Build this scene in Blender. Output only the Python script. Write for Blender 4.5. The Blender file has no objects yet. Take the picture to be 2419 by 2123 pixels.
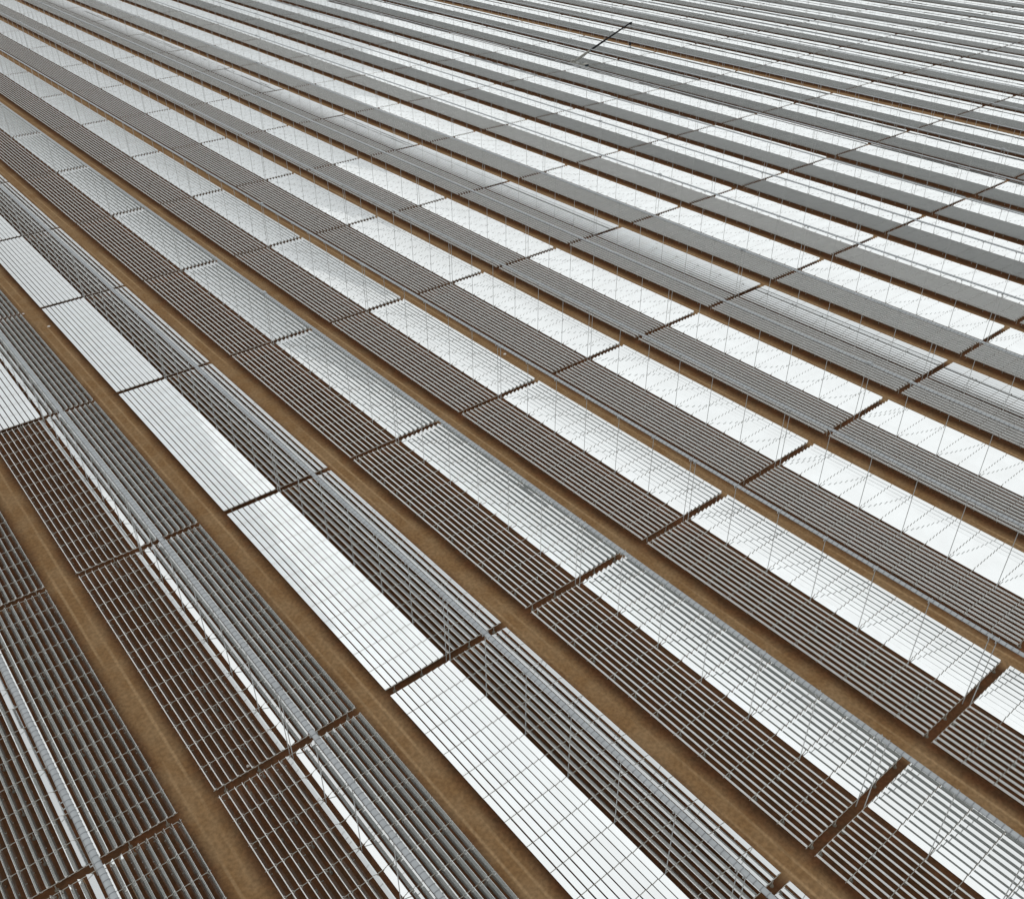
import bpy, math, random
from mathutils import Matrix, Vector
random.seed(7)
sc = bpy.context.scene
col = sc.collection
R = math.radians

# ------------------------------------------------------------------ camera
PIV = 1.10                                     # height of the mirror axles above the soil
CAM = (-30.0, -68.076, 88.168 + PIV)
YAW, PITCH = 0.685585, 0.605850
FPX, PW, PH = 2195.52, 2419.0, 2123.0
fw = Vector((math.sin(YAW) * math.cos(PITCH), math.cos(YAW) * math.cos(PITCH), -math.sin(PITCH)))
rt = Vector((math.cos(YAW), -math.sin(YAW), 0))
dn = fw.cross(rt)
cd = bpy.data.cameras.new('camera')
cd.sensor_fit = 'HORIZONTAL'; cd.sensor_width = 36.0; cd.lens = 36.0 * FPX / PW
cd.clip_start = 0.5; cd.clip_end = 6000
cam = bpy.data.objects.new('camera', cd); col.objects.link(cam)
up = -dn
cam.matrix_world = Matrix(((rt.x, up.x, -fw.x, CAM[0]), (rt.y, up.y, -fw.y, CAM[1]), (rt.z, up.z, -fw.z, CAM[2]), (0, 0, 0, 1)))
sc.camera = cam

# ------------------------------------------------------------------ overcast sky
SUN_EL, SUN_AZ = 58.0, 235.0                   # bright part of the cloud cover, behind and left of the camera
w = bpy.data.worlds.new('World'); sc.world = w; w.use_nodes = True
nt = w.node_tree; nt.nodes.clear()
def N(t, **k):
    n = nt.nodes.new(t)
    for a, b in k.items(): setattr(n, a, b)
    return n
def L(a, b): nt.links.new(a, b)
out = N('ShaderNodeOutputWorld'); bg = N('ShaderNodeBackground')
sky = N('ShaderNodeTexSky', sky_type='NISHITA', sun_disc=False)
sky.sun_elevation = R(SUN_EL); sky.sun_rotation = R(SUN_AZ); sky.air_density = 1.0; sky.dust_density = 6.0
hs = N('ShaderNodeHueSaturation'); hs.inputs['Saturation'].default_value = 0.25; hs.inputs['Value'].default_value = 0.085
L(sky.outputs[0], hs.inputs['Color'])
tc = N('ShaderNodeTexCoord'); sp = N('ShaderNodeSeparateXYZ'); L(tc.outputs['Generated'], sp.inputs[0])
mr = N('ShaderNodeMapRange', interpolation_type='SMOOTHSTEP'); L(sp.outputs['Z'], mr.inputs['Value'])
mr.inputs['From Min'].default_value = -0.05; mr.inputs['From Max'].default_value = 0.75
mr.inputs['To Min'].default_value = 0.60; mr.inputs['To Max'].default_value = 0.98
noi = N('ShaderNodeTexNoise'); noi.inputs['Scale'].default_value = 2.2; noi.inputs['Detail'].default_value = 4
L(tc.outputs['Generated'], noi.inputs['Vector'])
mn = N('ShaderNodeMapRange'); L(noi.outputs['Fac'], mn.inputs['Value'])
mn.inputs['From Min'].default_value = 0.3; mn.inputs['From Max'].default_value = 0.7
mn.inputs['To Min'].default_value = 0.90; mn.inputs['To Max'].default_value = 1.08
mm = N('ShaderNodeMath', operation='MULTIPLY'); L(mr.outputs[0], mm.inputs[0]); L(mn.outputs[0], mm.inputs[1])
cl = N('ShaderNodeMix', data_type='RGBA', blend_type='MULTIPLY'); cl.inputs[0].default_value = 1.0
cl.inputs[6].default_value = (0.965, 0.99, 1.0, 1); L(mm.outputs[0], cl.inputs[7])
mx = N('ShaderNodeMix', data_type='RGBA'); mx.inputs[0].default_value = 0.86
L(hs.outputs[0], mx.inputs[6]); L(cl.outputs[2], mx.inputs[7])
L(mx.outputs[2], bg.inputs['Color']); bg.inputs['Strength'].default_value = 1.0
L(bg.outputs[0], out.inputs[0])

# ------------------------------------------------------------------ veiled sun
sd = bpy.data.lights.new('sun', 'SUN'); sd.energy = 0.5; sd.angle = R(150); sd.color = (1.0, 0.97, 0.93)
sun = bpy.data.objects.new('sun', sd); col.objects.link(sun)
d = Vector((math.sin(R(SUN_AZ)) * math.cos(R(SUN_EL)), math.cos(R(SUN_AZ)) * math.cos(R(SUN_EL)), math.sin(R(SUN_EL))))
sun.rotation_euler = d.to_track_quat('Z', 'Y').to_euler()
sun.location = (0, 0, 200)

# ------------------------------------------------------------------ exposure
sc.view_settings.view_transform = 'Standard'; sc.view_settings.look = 'None'
sc.view_settings.exposure = 0.0; sc.view_settings.gamma = 1.0; sc.view_settings.use_curve_mapping = False
sc.cycles.max_bounces = 10; sc.cycles.glossy_bounces = 8; sc.cycles.diffuse_bounces = 3
sc.cycles.use_denoising = True
sc.cycles.caustics_reflective = True

# ------------------------------------------------------------------ materials
def mat(name):
    m = bpy.data.materials.new(name); m.use_nodes = True
    t = m.node_tree; b = t.nodes['Principled BSDF']
    return m, t, b
def node(t, ty, **k):
    n = t.nodes.new(ty)
    for a, b in k.items(): setattr(n, a, b)
    return n
def paint(name, c, rough=0.55, metal=0.0, vary=0.12, scale=1.5, stretch=None, spec=0.4):
    m, t, b = mat(name)
    tcn = node(t, 'ShaderNodeTexCoord'); oi = node(t, 'ShaderNodeObjectInfo')
    add = node(t, 'ShaderNodeVectorMath', operation='MULTIPLY_ADD')
    t.links.new(oi.outputs['Random'], add.inputs[0]); add.inputs[1].default_value = (40, 40, 40)
    t.links.new(tcn.outputs['Object'], add.inputs[2])
    mp = node(t, 'ShaderNodeMapping'); t.links.new(add.outputs[0], mp.inputs[0])
    if stretch: mp.inputs['Scale'].default_value = stretch
    n1 = node(t, 'ShaderNodeTexNoise'); n1.inputs['Scale'].default_value = scale; n1.inputs['Detail'].default_value = 5
    t.links.new(mp.outputs[0], n1.inputs['Vector'])
    r = node(t, 'ShaderNodeMapRange'); t.links.new(n1.outputs['Fac'], r.inputs['Value'])
    r.inputs['From Min'].default_value = 0.3; r.inputs['From Max'].default_value = 0.7
    r.inputs['To Min'].default_value = 1 - vary; r.inputs['To Max'].default_value = 1 + vary
    x = node(t, 'ShaderNodeMix', data_type='RGBA', blend_type='MULTIPLY'); x.inputs[0].default_value = 1
    x.inputs[6].default_value = (*c, 1); t.links.new(r.outputs[0], x.inputs[7])
    t.links.new(x.outputs[2], b.inputs['Base Color'])
    b.inputs['Roughness'].default_value = rough; b.inputs['Metallic'].default_value = metal
    b.inputs['Specular IOR Level'].default_value = spec
    return m
def mirror_mat():
    m, t, b = mat('silvered_glass')
    b.inputs['Base Color'].default_value = (0.90, 0.925, 0.925, 1); b.inputs['Metallic'].default_value = 1.0
    b.inputs['Roughness'].default_value = 0.03
    o = t.nodes['Material Output']
    df = node(t, 'ShaderNodeBsdfDiffuse'); df.inputs['Color'].default_value = (0.55, 0.52, 0.48, 1)
    tcn = node(t, 'ShaderNodeTexCoord'); g = node(t, 'ShaderNodeNewGeometry')
    n1 = node(t, 'ShaderNodeTexNoise'); n1.inputs['Scale'].default_value = 0.35; n1.inputs['Detail'].default_value = 6
    t.links.new(g.outputs['Position'], n1.inputs['Vector'])
    r = node(t, 'ShaderNodeMapRange'); t.links.new(n1.outputs['Fac'], r.inputs['Value'])
    r.inputs['From Min'].default_value = 0.35; r.inputs['From Max'].default_value = 0.7
    r.inputs['To Min'].default_value = 0.03; r.inputs['To Max'].default_value = 0.12
    ms = node(t, 'ShaderNodeMixShader'); t.links.new(r.outputs[0], ms.inputs[0])
    t.links.new(b.outputs[0], ms.inputs[1]); t.links.new(df.outputs[0], ms.inputs[2])
    t.links.new(ms.outputs[0], o.inputs['Surface'])
    return m
M_MIR = mirror_mat()
M_BACK = paint('galvanised_back', (0.31, 0.325, 0.315), 0.5, 0.0, 0.10, 0.9, (1, 0.15, 1))
M_BACK2 = paint('shaded_back', (0.235, 0.25, 0.245), 0.5, 0.0, 0.10, 0.9, (1, 0.15, 1))     # far rows: dimmer look of the backs put into a darker colour
M_RIM2 = paint('shaded_rim', (0.56, 0.565, 0.555), 0.5, 0.0, 0.06, 1.0)  # rim of the far rows, shade put into the colour likewise
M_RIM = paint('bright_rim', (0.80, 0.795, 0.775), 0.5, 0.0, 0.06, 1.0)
M_DARK = paint('dark_bearing', (0.05, 0.05, 0.05), 0.6)
M_BEAM = paint('galvanised_beam', (0.32, 0.31, 0.27), 0.5, 0.0, 0.15, 1.2)
M_PIPE = paint('pipe_cladding', (0.31, 0.33, 0.34), 0.38, 0.0, 0.10, 0.8, None, 0.5)
M_RING = paint('pipe_band', (0.19, 0.20, 0.21), 0.45, 0.0, 0.1)
M_MAST = paint('mast_steel', (0.40, 0.41, 0.40), 0.5, 0.0, 0.1)
M_CONC = paint('footing_concrete', (0.15, 0.13, 0.10), 0.9, 0.0, 0.2, 3)
M_GLASS = paint('receiver_glass', (0.75, 0.76, 0.76), 0.25, 0.0, 0.05)
M_STONE = paint('pale_stone', (0.62, 0.58, 0.53), 0.9, 0.0, 0.15, 6)

PITCH_X = 22.14; X0 = -6.86; WIDE_AFTER = 294.0; WIDE = 4.4
def row_x(i): return X0 + PITCH_X * i + (WIDE if i >= 14 else 0.0)

def soil_mat():
    m, t, b = mat('brown_soil'); k = t.links.new
    g = node(t, 'ShaderNodeNewGeometry'); s = node(t, 'ShaderNodeSeparateXYZ'); k(g.outputs['Position'], s.inputs[0])
    def math_(op, a, bb, cc=None):
        n = node(t, 'ShaderNodeMath', operation=op)
        for i, v in enumerate((a, bb, cc)):
            if v is None: continue
            if isinstance(v, (int, float)): n.inputs[i].default_value = v
            else: k(v, n.inputs[i])
        return n.outputs[0]
    def noise(scale, det=5, mapping=None):
        n = node(t, 'ShaderNodeTexNoise'); n.inputs['Scale'].default_value = scale; n.inputs['Detail'].default_value = det
        if mapping:
            mp = node(t, 'ShaderNodeMapping'); mp.inputs['Scale'].default_value = mapping; k(g.outputs['Position'], mp.inputs[0]); k(mp.outputs[0], n.inputs['Vector'])
        else: k(g.outputs['Position'], n.inputs['Vector'])
        return n.outputs['Fac']
    def rng(v, a, bb, c, dd, smooth=True):
        n = node(t, 'ShaderNodeMapRange')
        if smooth: n.interpolation_type = 'SMOOTHSTEP'
        k(v, n.inputs['Value'])
        for nm, q in (('From Min', a), ('From Max', bb), ('To Min', c), ('To Max', dd)): n.inputs[nm].default_value = q
        return n.outputs[0]
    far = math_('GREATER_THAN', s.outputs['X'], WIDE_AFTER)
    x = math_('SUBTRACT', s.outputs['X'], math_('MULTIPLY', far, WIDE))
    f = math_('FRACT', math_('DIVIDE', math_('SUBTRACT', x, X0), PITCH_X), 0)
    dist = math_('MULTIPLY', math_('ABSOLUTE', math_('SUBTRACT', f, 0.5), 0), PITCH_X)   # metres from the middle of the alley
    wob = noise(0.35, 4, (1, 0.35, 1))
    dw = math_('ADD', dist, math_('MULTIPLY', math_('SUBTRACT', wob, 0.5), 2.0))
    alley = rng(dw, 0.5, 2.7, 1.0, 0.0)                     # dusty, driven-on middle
    tr = math_('ABSOLUTE', math_('SUBTRACT', dist, 0.75), 0)
    track = math_('MULTIPLY', rng(tr, 0.05, 0.28, 1.0, 0.0), rng(noise(0.12, 3, (3, 0.3, 1)), 0.40, 0.60, 0.0, 1.0))
    def mix(fac, a, bb):
        n = node(t, 'ShaderNodeMix', data_type='RGBA')
        if isinstance(fac, (int, float)): n.inputs[0].default_value = fac
        else: k(fac, n.inputs[0])
        for i, v in ((6, a), (7, bb)):
            if isinstance(v, tuple): n.inputs[i].default_value = (*v, 1)
            else: k(v, n.inputs[i])
        return n.outputs[2]
    red = mix(rng(noise(0.5, 6), 0.35, 0.65, 0, 1), (0.112, 0.048, 0.021), (0.088, 0.044, 0.021))  # reddish soil, with the shade under the rows darkened into its colour
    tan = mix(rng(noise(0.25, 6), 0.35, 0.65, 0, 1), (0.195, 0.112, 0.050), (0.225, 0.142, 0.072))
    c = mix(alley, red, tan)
    c = mix(track, c, (0.29, 0.19, 0.10))
    sp2 = rng(noise(5.0, 8), 0.62, 0.78, 0.0, 0.55)
    c = mix(sp2, c, (0.055, 0.035, 0.02))
    gr = rng(noise(2.2, 8), 0.3, 0.7, 0.82, 1.16)
    mu = node(t, 'ShaderNodeMix', data_type='RGBA', blend_type='MULTIPLY'); mu.inputs[0].default_value = 1
    k(c, mu.inputs[6]); k(gr, mu.inputs[7])
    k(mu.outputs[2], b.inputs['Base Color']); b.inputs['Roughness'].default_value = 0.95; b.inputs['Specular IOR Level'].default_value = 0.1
    bp = node(t, 'ShaderNodeBump'); bp.inputs['Strength'].default_value = 0.5; bp.inputs['Distance'].default_value = 0.06
    k(noise(3.0, 8), bp.inputs['Height']); k(bp.outputs[0], b.inputs['Normal'])
    return m
M_SOIL = soil_mat()

# ------------------------------------------------------------------ mesh helpers
class MB:
    def __init__(s): s.v = []; s.f = []; s.m = []
    def quad_ring(s, rings, mats, caps=(True, True), capm=None):
        n = len(rings[0]); b = len(s.v)
        for r in rings: s.v += r
        for a in range(len(rings) - 1):
            for j in range(n):
                s.f.append((b + a * n + j, b + a * n + (j + 1) % n, b + (a + 1) * n + (j + 1) % n, b + (a + 1) * n + j))
                s.m.append(mats(a, j) if callable(mats) else mats)
        if caps[0]: s.f.append(tuple(b + j for j in range(n))[::-1]); s.m.append(capm if capm is not None else (mats(0, 1) if callable(mats) else mats))
        if caps[1]: s.f.append(tuple(b + (len(rings) - 1) * n + j for j in range(n))); s.m.append(capm if capm is not None else (mats(0, 1) if callable(mats) else mats))
    def box(s, x0, x1, y0, y1, z0, z1, m=0, taper=1.0):
        cx, cy = (x0 + x1) / 2, (y0 + y1) / 2
        def q(z, t): return [(cx + (x0 - cx) * t, cy + (y0 - cy) * t, z), (cx + (x1 - cx) * t, cy + (y0 - cy) * t, z), (cx + (x1 - cx) * t, cy + (y1 - cy) * t, z), (cx + (x0 - cx) * t, cy + (y1 - cy) * t, z)]
        s.quad_ring([q(z0, 1), q(z1, taper)], m)
    def tube(s, p, q, r0, r1=None, n=8, m=0, caps=(True, True)):
        r1 = r0 if r1 is None else r1
        p = Vector(p); q = Vector(q); a = (q - p).normalized()
        u = a.orthogonal().normalized(); v = a.cross(u)
        rings = [[tuple(c + (u * math.cos(2 * math.pi * k / n) + v * math.sin(2 * math.pi * k / n)) * r) for k in range(n)] for c, r in ((p, r0), (q, r1))]
        s.quad_ring(rings, m, caps)
    def sections(s, secs, n=10, m=0):        # secs: (centre, axis u, axis v, r, mat)
        pass
    def mesh(s, name, mats):
        me = bpy.data.meshes.new(name); me.from_pydata(s.v, [], s.f); 
        for mm_ in mats: me.materials.append(mm_)
        me.polygons.foreach_set('material_index', s.m); me.update()
        return me
def ob(name, me, parent=None, loc=None, rot=None):
    o = bpy.data.objects.new(name, me); col.objects.link(o)
    if parent is not None: o.parent = parent
    if loc is not None: o.location = loc
    if rot is not None: o.rotation_euler = rot
    return o
def tag(o, label=None, cat=None, group=None, kind=None):
    if label: o['label'] = label
    if cat: o['category'] = cat
    if group: o['group'] = group
    if kind: o['kind'] = kind
    return o

# ------------------------------------------------------------------ ground
g = MB(); S = 3000
g.v = [(-S, -S, 0), (S, -S, 0), (S, S, 0), (-S, S, 0)]; g.f = [(0, 1, 2, 3)]; g.m = [0]
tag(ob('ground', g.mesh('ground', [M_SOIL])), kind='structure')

# ------------------------------------------------------------------ bay geometry
BAY = 45.0; GAP = 1.09; NP = 12; WID = 0.72; LP = 0.892; EXTRA = 0.35; HREC = 10.36
Y_A, Y_B = GAP / 2, BAY - GAP / 2
PL = (Y_B - Y_A) / NP
LINES = [-(EXTRA / 2 + LP * (k + 0.5)) for k in range(9, -1, -1)] + [EXTRA / 2 + LP * (k + 0.5) for k in range(10)]
H2 = WID / 2
def hull_profile(teeth=3, hh=.30, dd=.044, up=.2, th=R(50)):
    """underside of a slat: a ribbed steel hull, each rib with a ledge that faces outward-up once the slat is turned"""
    pts = [(0.0, 0.0)]; x = z = 0.0; h = hh / teeth
    for k in range(teeth):
        x += dd; z -= h * (1 - up); pts.append((x, z))
        x -= dd; z -= h * up; pts.append((x, z))
    c, s_ = math.cos(th), math.sin(th)
    left = [(-H2 + wx * c - wz * s_, -.014 + wx * s_ + wz * c) for wx, wz in pts]
    return [(-H2, .012)] + left + [(-px, pz) for px, pz in reversed(left)] + [(H2, .012)]
PROF = hull_profile(); PROF4 = hull_profile(2)
def prof_mat(n):
    def f(a, j):
        if j == n - 1: return 0            # the closing segment is the mirror face
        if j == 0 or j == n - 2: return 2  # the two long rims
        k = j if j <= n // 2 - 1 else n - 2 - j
        return 2 if k % 2 == 0 and k > 0 and j != n // 2 - 1 else 1   # upturned ledges lighter than the back between: light and shade put into colour
    return f
JO = 0.05                                  # half gap between two panels
def panel_mesh():
    b = MB(); h = PL / 2 - JO
    b.quad_ring([[(x, -h, z) for x, z in PROF], [(x, h, z) for x, z in PROF]], prof_mat(len(PROF)), capm=2)
    return b.mesh('mirror_panel', [M_MIR, M_BACK, M_RIM])
def axle_mesh():
    b = MB(); b.tube((0, Y_A - .02, -.06), (0, Y_B + .02, -.06), .035, n=6, m=0)
    return b.mesh('mirror_slat', [M_DARK])
def add_slat(b, prof, x=0.0, z=0.0, ang=0.0, rnd=0.0):
    n = len(prof); pm = prof_mat(n)
    for k in range(NP):
        a = ang + random.gauss(0, rnd); c, s_ = math.cos(a), math.sin(a)
        def ring(y, sc_, dz): return [(x + c * px * sc_ + s_ * (pz * sc_ + dz), y, z - s_ * px * sc_ + c * (pz * sc_ + dz)) for px, pz in prof]
        y0, y1 = Y_A + PL * k + JO, Y_A + PL * (k + 1) - JO
        rings = []
        if k: rings.append(ring(y0, 0.12, -0.05))
        rings += [ring(y0, 1, 0), ring(y1, 1, 0)]
        if k < NP - 1: rings += [ring(y1, 0.12, -0.05), ring(y1 + 2 * JO, 0.12, -0.05)]
        off = 1 if k else 0
        def mats(i, j, off=off):
            if i < off: return 2
            if i == off: return pm(i, j)
            return 2 if i == off + 1 else 3
        b.quad_ring(rings, mats, (k == 0, k == NP - 1), capm=2)
def slat_mesh():
    b = MB(); add_slat(b, PROF)
    me = b.mesh('mirror_slat', [M_MIR, M_BACK, M_RIM, M_DARK])
    return me
def tilt(i, x, m):
    """angle of the mirror's normal from upright, positive towards +X"""
    h = math.degrees(math.atan(abs(x) / HREC)) / 2
    if i == 1: a = -19 + h if x < 0 else 38 - h
    elif i == 6 and x > 0: a = 13 - h
    elif i == 0 and m >= 2 and x < 0: a = -19 + h
    else: a = 44 + .6 * h if x < 0 else -(44 + .6 * h)
    if i <= 0 and abs(x) < .8 and abs(a) > 40: a = math.copysign(32, a)
    return R(a)
ZB = PIV - 0.05
POSTS = (-7.75, -3.72, 3.72, 7.75)
def beam_mesh(posts):
    b = MB(); b.box(-9.02, 9.02, -.025, .025, ZB - .06, ZB, 0)
    if posts:
        for px in POSTS: b.box(px - .04, px + .04, -.045, .045, -.05, ZB - .1, 0)
    return b.mesh('cross_beam', [M_BEAM])
def post_mesh():
    b = MB(); n = 10
    def c(r, z): return [(r * math.cos(2 * math.pi * k / n), r * math.sin(2 * math.pi * k / n), z) for k in range(n)]
    b.quad_ring([c(.24, -.05), c(.22, .10), c(.06, .11), c(.05, ZB - .10)], lambda a, j: 0 if a < 2 else 1)
    return b.mesh('post', [M_CONC, M_BEAM])
ME_PANEL, ME_AXLE, ME_SLAT = panel_mesh(), axle_mesh(), slat_mesh()
ME_SLAT2 = ME_SLAT.copy(); ME_SLAT2.materials[1] = M_BACK2; ME_SLAT2.materials[2] = M_RIM2
ME_BEAM, ME_BEAMP, ME_POST = beam_mesh(False), beam_mesh(True), post_mesh()
far_cache = {}
def far_meshes(i, m):
    kind = 'c' if i == 1 else 'h' if i == 6 else 'b' if (i == 0 and m >= 2) else 'o'
    key = (kind, (i * 5 + m * 3) % 4, i >= 9)
    if key not in far_cache:
        b = MB()
        for x in LINES: add_slat(b, PROF4, x, PIV, tilt(i, x, m) + R(random.gauss(0, .3)), R(.12))
        a = b.mesh('mirror_slats', [M_MIR, M_BACK2, M_RIM2, M_DARK] if i >= 9 else [M_MIR, M_BACK, M_RIM, M_DARK])
        far_cache[key] = a
    if 'frame' not in far_cache:
        b = MB()
        for k in range(NP + 1):
            y = Y_A + PL * k
            b.box(-9.02, 9.02, y - .025, y + .025, ZB - .06, ZB, 0)
            for px in (-7.75, 7.75): b.box(px - .04, px + .04, y - .04, y + .04, -.05, ZB - .1, 0)
        far_cache['frame'] = b.mesh('support_frame', [M_BEAM])
    return far_cache[key], far_cache['frame']

def project(p):
    v = Vector(p) - Vector(CAM); z = v.dot(fw)
    if z < 1: return None
    return (PW / 2 + FPX * v.dot(rt) / z, PH / 2 + FPX * v.dot(dn) / z)
def in_view(i, m):
    xc = row_x(i)
    for a in range(-4, 5):
        for q in range(24):
            for z in (PIV, PIV + 10.5):
                u = project((xc + 2.22 * a, BAY * m + .6 + q * 1.9, z))
                if u and 0 <= u[0] <= PW and 0 <= u[1] <= PH: return True
    return False
ORD = ['', 'first', 'second', 'third', 'fourth', 'fifth', 'sixth', 'seventh', 'eighth', 'ninth', 'tenth', 'eleventh', 'twelfth', 'thirteenth',
       'fourteenth', 'fifteenth', 'sixteenth', 'seventeenth', 'eighteenth', 'nineteenth', 'twentieth', 'twenty-first', 'twenty-second', 'twenty-third',
       'twenty-fourth', 'twenty-fifth', 'twenty-sixth', 'twenty-seventh', 'twenty-eighth']
rows = {}
for i in range(-1, 27):
    ms = [m for m in range(-3, 20) if in_view(i, m)]
    if ms: rows[i] = ms

count = {'near': 0, 'mid': 0, 'far': 0}
for i, ms in rows.items():
    xc = row_x(i)
    for n_, m in enumerate(ms):
        ctr = Vector((xc, BAY * (m + .5), PIV)); dist = (ctr - Vector(CAM)).length
        if i == 1: look = 'black and white mirror bay'
        elif i == 6: look = 'pale streaked mirror bay'
        elif i <= 0: look = 'brown see-through mirror bay' if not (i == 0 and m >= 2) else 'white left-sided mirror bay'
        else: look = 'grey and white mirror bay'
        t = ob('mirror_bay', None, None, (xc, BAY * m, 0)); t.empty_display_size = 1
        tag(t, f'{look}, {ORD[n_ + 1]} from lower right in the {ORD[i + 2]} row from lower left', 'mirror bay', 'bays of tilted mirrors in long rows')
        if dist < 152: tier = 'near'
        elif dist < 300: tier = 'mid'
        else: tier = 'far'
        count[tier] += 1
        if tier == 'far':
            a, f = far_meshes(i, m)
            tag(ob('mirror_slats', a, t), kind='stuff'); tag(ob('support_frame', f, t), kind='stuff')
            continue
        for x in LINES:
            ang = tilt(i, x, m) + R(random.gauss(0, .3))
            if tier == 'mid':
                ob('mirror_slat', ME_SLAT2 if i >= 9 else ME_SLAT, t, (x, 0, PIV), (0, ang, 0))
            else:
                sl = ob('mirror_slat', ME_AXLE, t, (x, 0, PIV), (0, ang, 0))
                for k in range(NP):
                    ob('mirror_panel', ME_PANEL, sl, (random.gauss(0, .004), Y_A + PL * (k + .5), random.gauss(0, .003)), (R(random.gauss(0, .05)), R(random.gauss(0, .12)), 0))
        for k in range(NP + 1):
            y = Y_A + PL * k
            b = ob('cross_beam', ME_BEAM if tier == 'near' else ME_BEAMP, t, (0, y, 0))
            if tier == 'near':
                for px in POSTS: ob('post', ME_POST, b, (px, 0, 0))
print('bays', count)

# ------------------------------------------------------------------ receiver pipes on masts, one line for each row
ZT = PIV + HREC + 0.18
def pipe_mesh(n, step, bands):
    b = MB(); rings = []; mats_ = []
    y = 0.0; k = 0
    def ring(y, r): return [(r * math.sin(2 * math.pi * j / n), y, .5 * r * math.cos(2 * math.pi * j / n)) for j in range(n)]
    N_ = int(round(BAY / step)); st = BAY / N_
    prof = []
    for k in range(N_):
        y = st * k
        if bands: prof += [(y + .0, .345, 1), (y + .10, .345, 1), (y + .105, .295, 0), (y + st * .5, .315, 0), (y + st - .005, .295, 0)]
        else: prof += [(y, .31, 1), (y + .1, .31, 0)]
    prof.append((BAY, .31, 0))
    b.quad_ring([ring(y, r) for y, r, _ in prof], lambda a, j: prof[a][2], (True, True), capm=0)
    return b.mesh('receiver_pipe_section', [M_PIPE, M_RING])
ME_PIPE = pipe_mesh(12, PL / 5, True); ME_PIPEF = pipe_mesh(8, PL / 2, False)
def mast_mesh():
    b = MB()
    b.tube((0, 0, -.05), (0, 0, PIV + HREC - .12), .055, .045, 6, 0)
    return b.mesh('mast', [M_MAST])
def cradle_mesh():
    b = MB()
    b.box(-.42, .42, -.05, .05, ZT - .27, ZT - .19, 0)
    b.box(-.42, -.36, -.05, .05, ZT - .19, ZT + .08, 0); b.box(.36, .42, -.05, .05, ZT - .19, ZT + .08, 0)
    return b.mesh('cradle', [M_MAST])
ME_MAST, ME_CRADLE = mast_mesh(), cradle_mesh()
def jbox_mesh():
    b = MB(); b.box(-.34, .34, -.45, .45, ZT + .12, ZT + .34, 0, .92); return b.mesh('junction_box', [M_PIPE])
ME_JB = jbox_mesh()
for i, ms in rows.items():
    xc = row_x(i)
    t = ob('receiver_line', None, None, (xc, BAY * ms[0], 0))
    tag(t, f'grey receiver pipe on thin masts above the {ORD[i + 2]} mirror row from lower left', 'pipe', 'receiver pipes above the mirror rows')
    for m in ms:
        y0 = BAY * (m - ms[0]); dist = (Vector((xc, BAY * (m + .5), 10)) - Vector(CAM)).length
        ob('pipe_section', ME_PIPE if dist < 260 else ME_PIPEF, t, (.25 if i < 0 else 0, y0, ZT))
        for k in range(0, NP + 1, 2):
            y = Y_A + PL * k
            if k == 0: y -= .12
            if k == NP: y += .12
            q = ob('mast', ME_MAST, t, (0, y0 + y, 0))
            if dist < 260: ob('cradle', ME_CRADLE, q)
        if (i * 7 + m * 3) % 5 == 0: ob('junction_box', ME_JB, t, (0, y0 + .1, 0))

# ------------------------------------------------------------------ mobile crane in a far alley
M_YEL = paint('crane_paint', (0.30, 0.30, 0.27), 0.45); M_BLK = paint('crane_black', (0.010, 0.010, 0.012), 0.5, spec=0.2)
M_TYRE = paint('tyre_rubber', (0.02, 0.02, 0.02), 0.85); M_WIN = paint('cab_glass', (0.03, 0.04, 0.05), 0.1)
CX, CY = 247.7, 229.0
cr = ob('mobile_crane', None, None, (CX, CY, 0))
tag(cr, 'mobile crane with long raised black boom standing in a far alley between rows', 'crane')
def part(name, build, mats, parent=cr):
    b = MB(); build(b); return ob(name, b.mesh(name, mats), parent)
def chassis(b):
    b.box(-1.2, 1.2, -4.2, 4.4, .65, 1.15, 0); b.box(-1.25, 1.25, -1.8, 3.2, 1.15, 1.45, 0, .96)
part('chassis', chassis, [M_YEL])
def cabin(b):
    b.box(-1.15, 1.15, -5.9, -4.1, .6, 1.45, 0); b.box(-1.1, 1.1, -5.85, -4.15, 1.45, 2.55, 0, .9)
cb = part('cabin', cabin, [M_YEL])
part('windscreen', lambda b: b.box(-1.0, 1.0, -5.90, -5.84, 1.55, 2.3, 0, .97), [M_WIN], cb)
part('turntable', lambda b: (b.box(-1.1, 1.1, -1.2, 2.6, 1.46, 2.0, 0, .95), b.box(-1.1, 1.1, 2.1, 3.2, 1.5, 2.7, 0, .93)), [M_YEL])
def wheel_mesh():
    b = MB(); n = 18
    def c(r, x): return [(x, r * math.cos(2 * math.pi * k / n), r * math.sin(2 * math.pi * k / n)) for k in range(n)]
    b.quad_ring([c(.28, -.16), c(.5, -.16), c(.55, -.1), c(.55, .1), c(.5, .16), c(.28, .16)], lambda a, j: 0, capm=1)
    return b.mesh('wheel', [M_TYRE, M_YEL])
ME_WH = wheel_mesh()
for y in (-4.9, -3.4, 1.6, 3.1):
    for x in (-1.05, 1.05): ob('wheel', ME_WH, cr, (x, y, .55))
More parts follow.
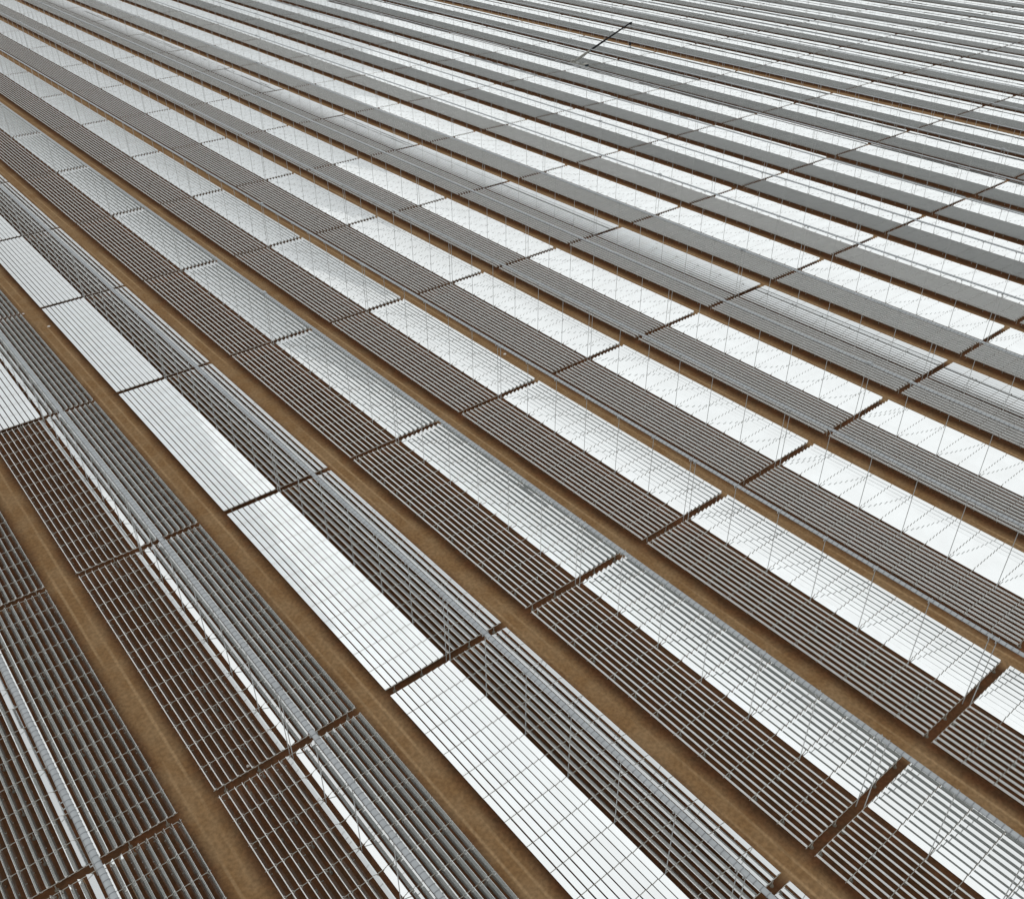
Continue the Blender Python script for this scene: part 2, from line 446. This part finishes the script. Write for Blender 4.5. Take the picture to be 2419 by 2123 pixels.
# boom runs along the alley towards -Y
B0 = Vector((0, 1.6, 2.4)); B1 = Vector((-.05, 200.2 - CY, 20.0 + PIV))
bd = (B1 - B0).normalized(); BL = (B1 - B0).length
def boom(a, c, w0, w1, m=0):
    def f(b):
        side = Vector((1, 0, 0)); upv = bd.cross(side).normalized()
        def rg(p, w): return [tuple(p + side * sx * w * .42 + upv * sz * w * .5) for sx, sz in ((-1, -1), (1, -1), (1.0, .6), (.6, 1), (-.6, 1), (-1, .6))]
        b.quad_ring([rg(B0 + bd * a, w0), rg(B0 + bd * c, w1)], m)
    return f
part('boom_base', boom(0, 10.6, .85, .78), [M_YEL])
part('boom_section', boom(10.2, 22.0, .68, .62), [M_BLK]); part('boom_section', boom(21.8, BL, .58, .46), [M_BLK])
part('lift_cylinder', lambda b: b.tube((.0, -1.0, 1.7), tuple(B0 + bd * 7.5 + Vector((0, 0, -.35))), .14, .10, 8), [M_MAST])
part('boom_head', lambda b: (b.box(-.28, .28, B1.y - .5, B1.y + .2, B1.z - .55, B1.z + .25, 0), b.tube((-.3, B1.y - .35, B1.z + .1), (.3, B1.y - .35, B1.z + .1), .3, n=12)), [M_BLK])
HY = B1.y - .6
part('hoist_cable', lambda b: b.tube((0, HY, B1.z), (0, HY, 14.4), .035, n=6), [M_BLK])
def hook(b):
    b.box(-.35, .35, HY - .25, HY + .25, 13.2, 14.4, 0, .8)
    pts = [(HY + .0, 13.2), (HY, 12.8), (HY - .25, 12.55), (HY - .5, 12.65), (HY - .55, 12.95)]
    for (a, z0), (c, z1) in zip(pts, pts[1:]): b.tube((0, a, z0), (0, c, z1), .13, .11, 6)
part('hook_block', hook, [M_BLK])

# ------------------------------------------------------------------ pale stones on the bare soil
def ground_pt(u, v, z=0.0):
    dd = fw + rt * ((u - PW / 2) / FPX) + dn * ((v - PH / 2) / FPX)
    tt = (z - CAM[2]) / dd.z
    return Vector(CAM) + dd * tt
for (u, v, s_, lab) in ((55, 742, .30, 'small pale stone at the edge of the second row near the left side'),
                        (115.7, 771.4, .34, 'small pale stone in the alley left of the black and white row'),
                        (586, 1809, .22, 'small pale stone seen between the slats of the second mirror row'),
                        (1192.6, 837, .32, 'small pale stone in the alley under the fifth receiver pipe'),
                        (1737, 1981, .14, 'tiny pale stone in the alley right of the black and white row')):
    p = ground_pt(u, v); b = MB(); n = 7; rg = random.Random(int(u))
    rings = []
    for zz, rr in ((-.05, .8), (.18, 1.0), (.42, .85), (.6, .4)):
        rings.append([(s_ * rr * rg.uniform(.75, 1.15) * math.cos(2 * math.pi * k / n), s_ * rr * rg.uniform(.75, 1.15) * math.sin(2 * math.pi * k / n), s_ * zz * rg.uniform(.85, 1.1)) for k in range(n)])
    b.quad_ring(rings, 0)
    o = ob('stone', b.mesh('stone', [M_STONE]), None, (p.x, p.y, 0))
    tag(o, lab, 'stone', 'pale stones on the soil')
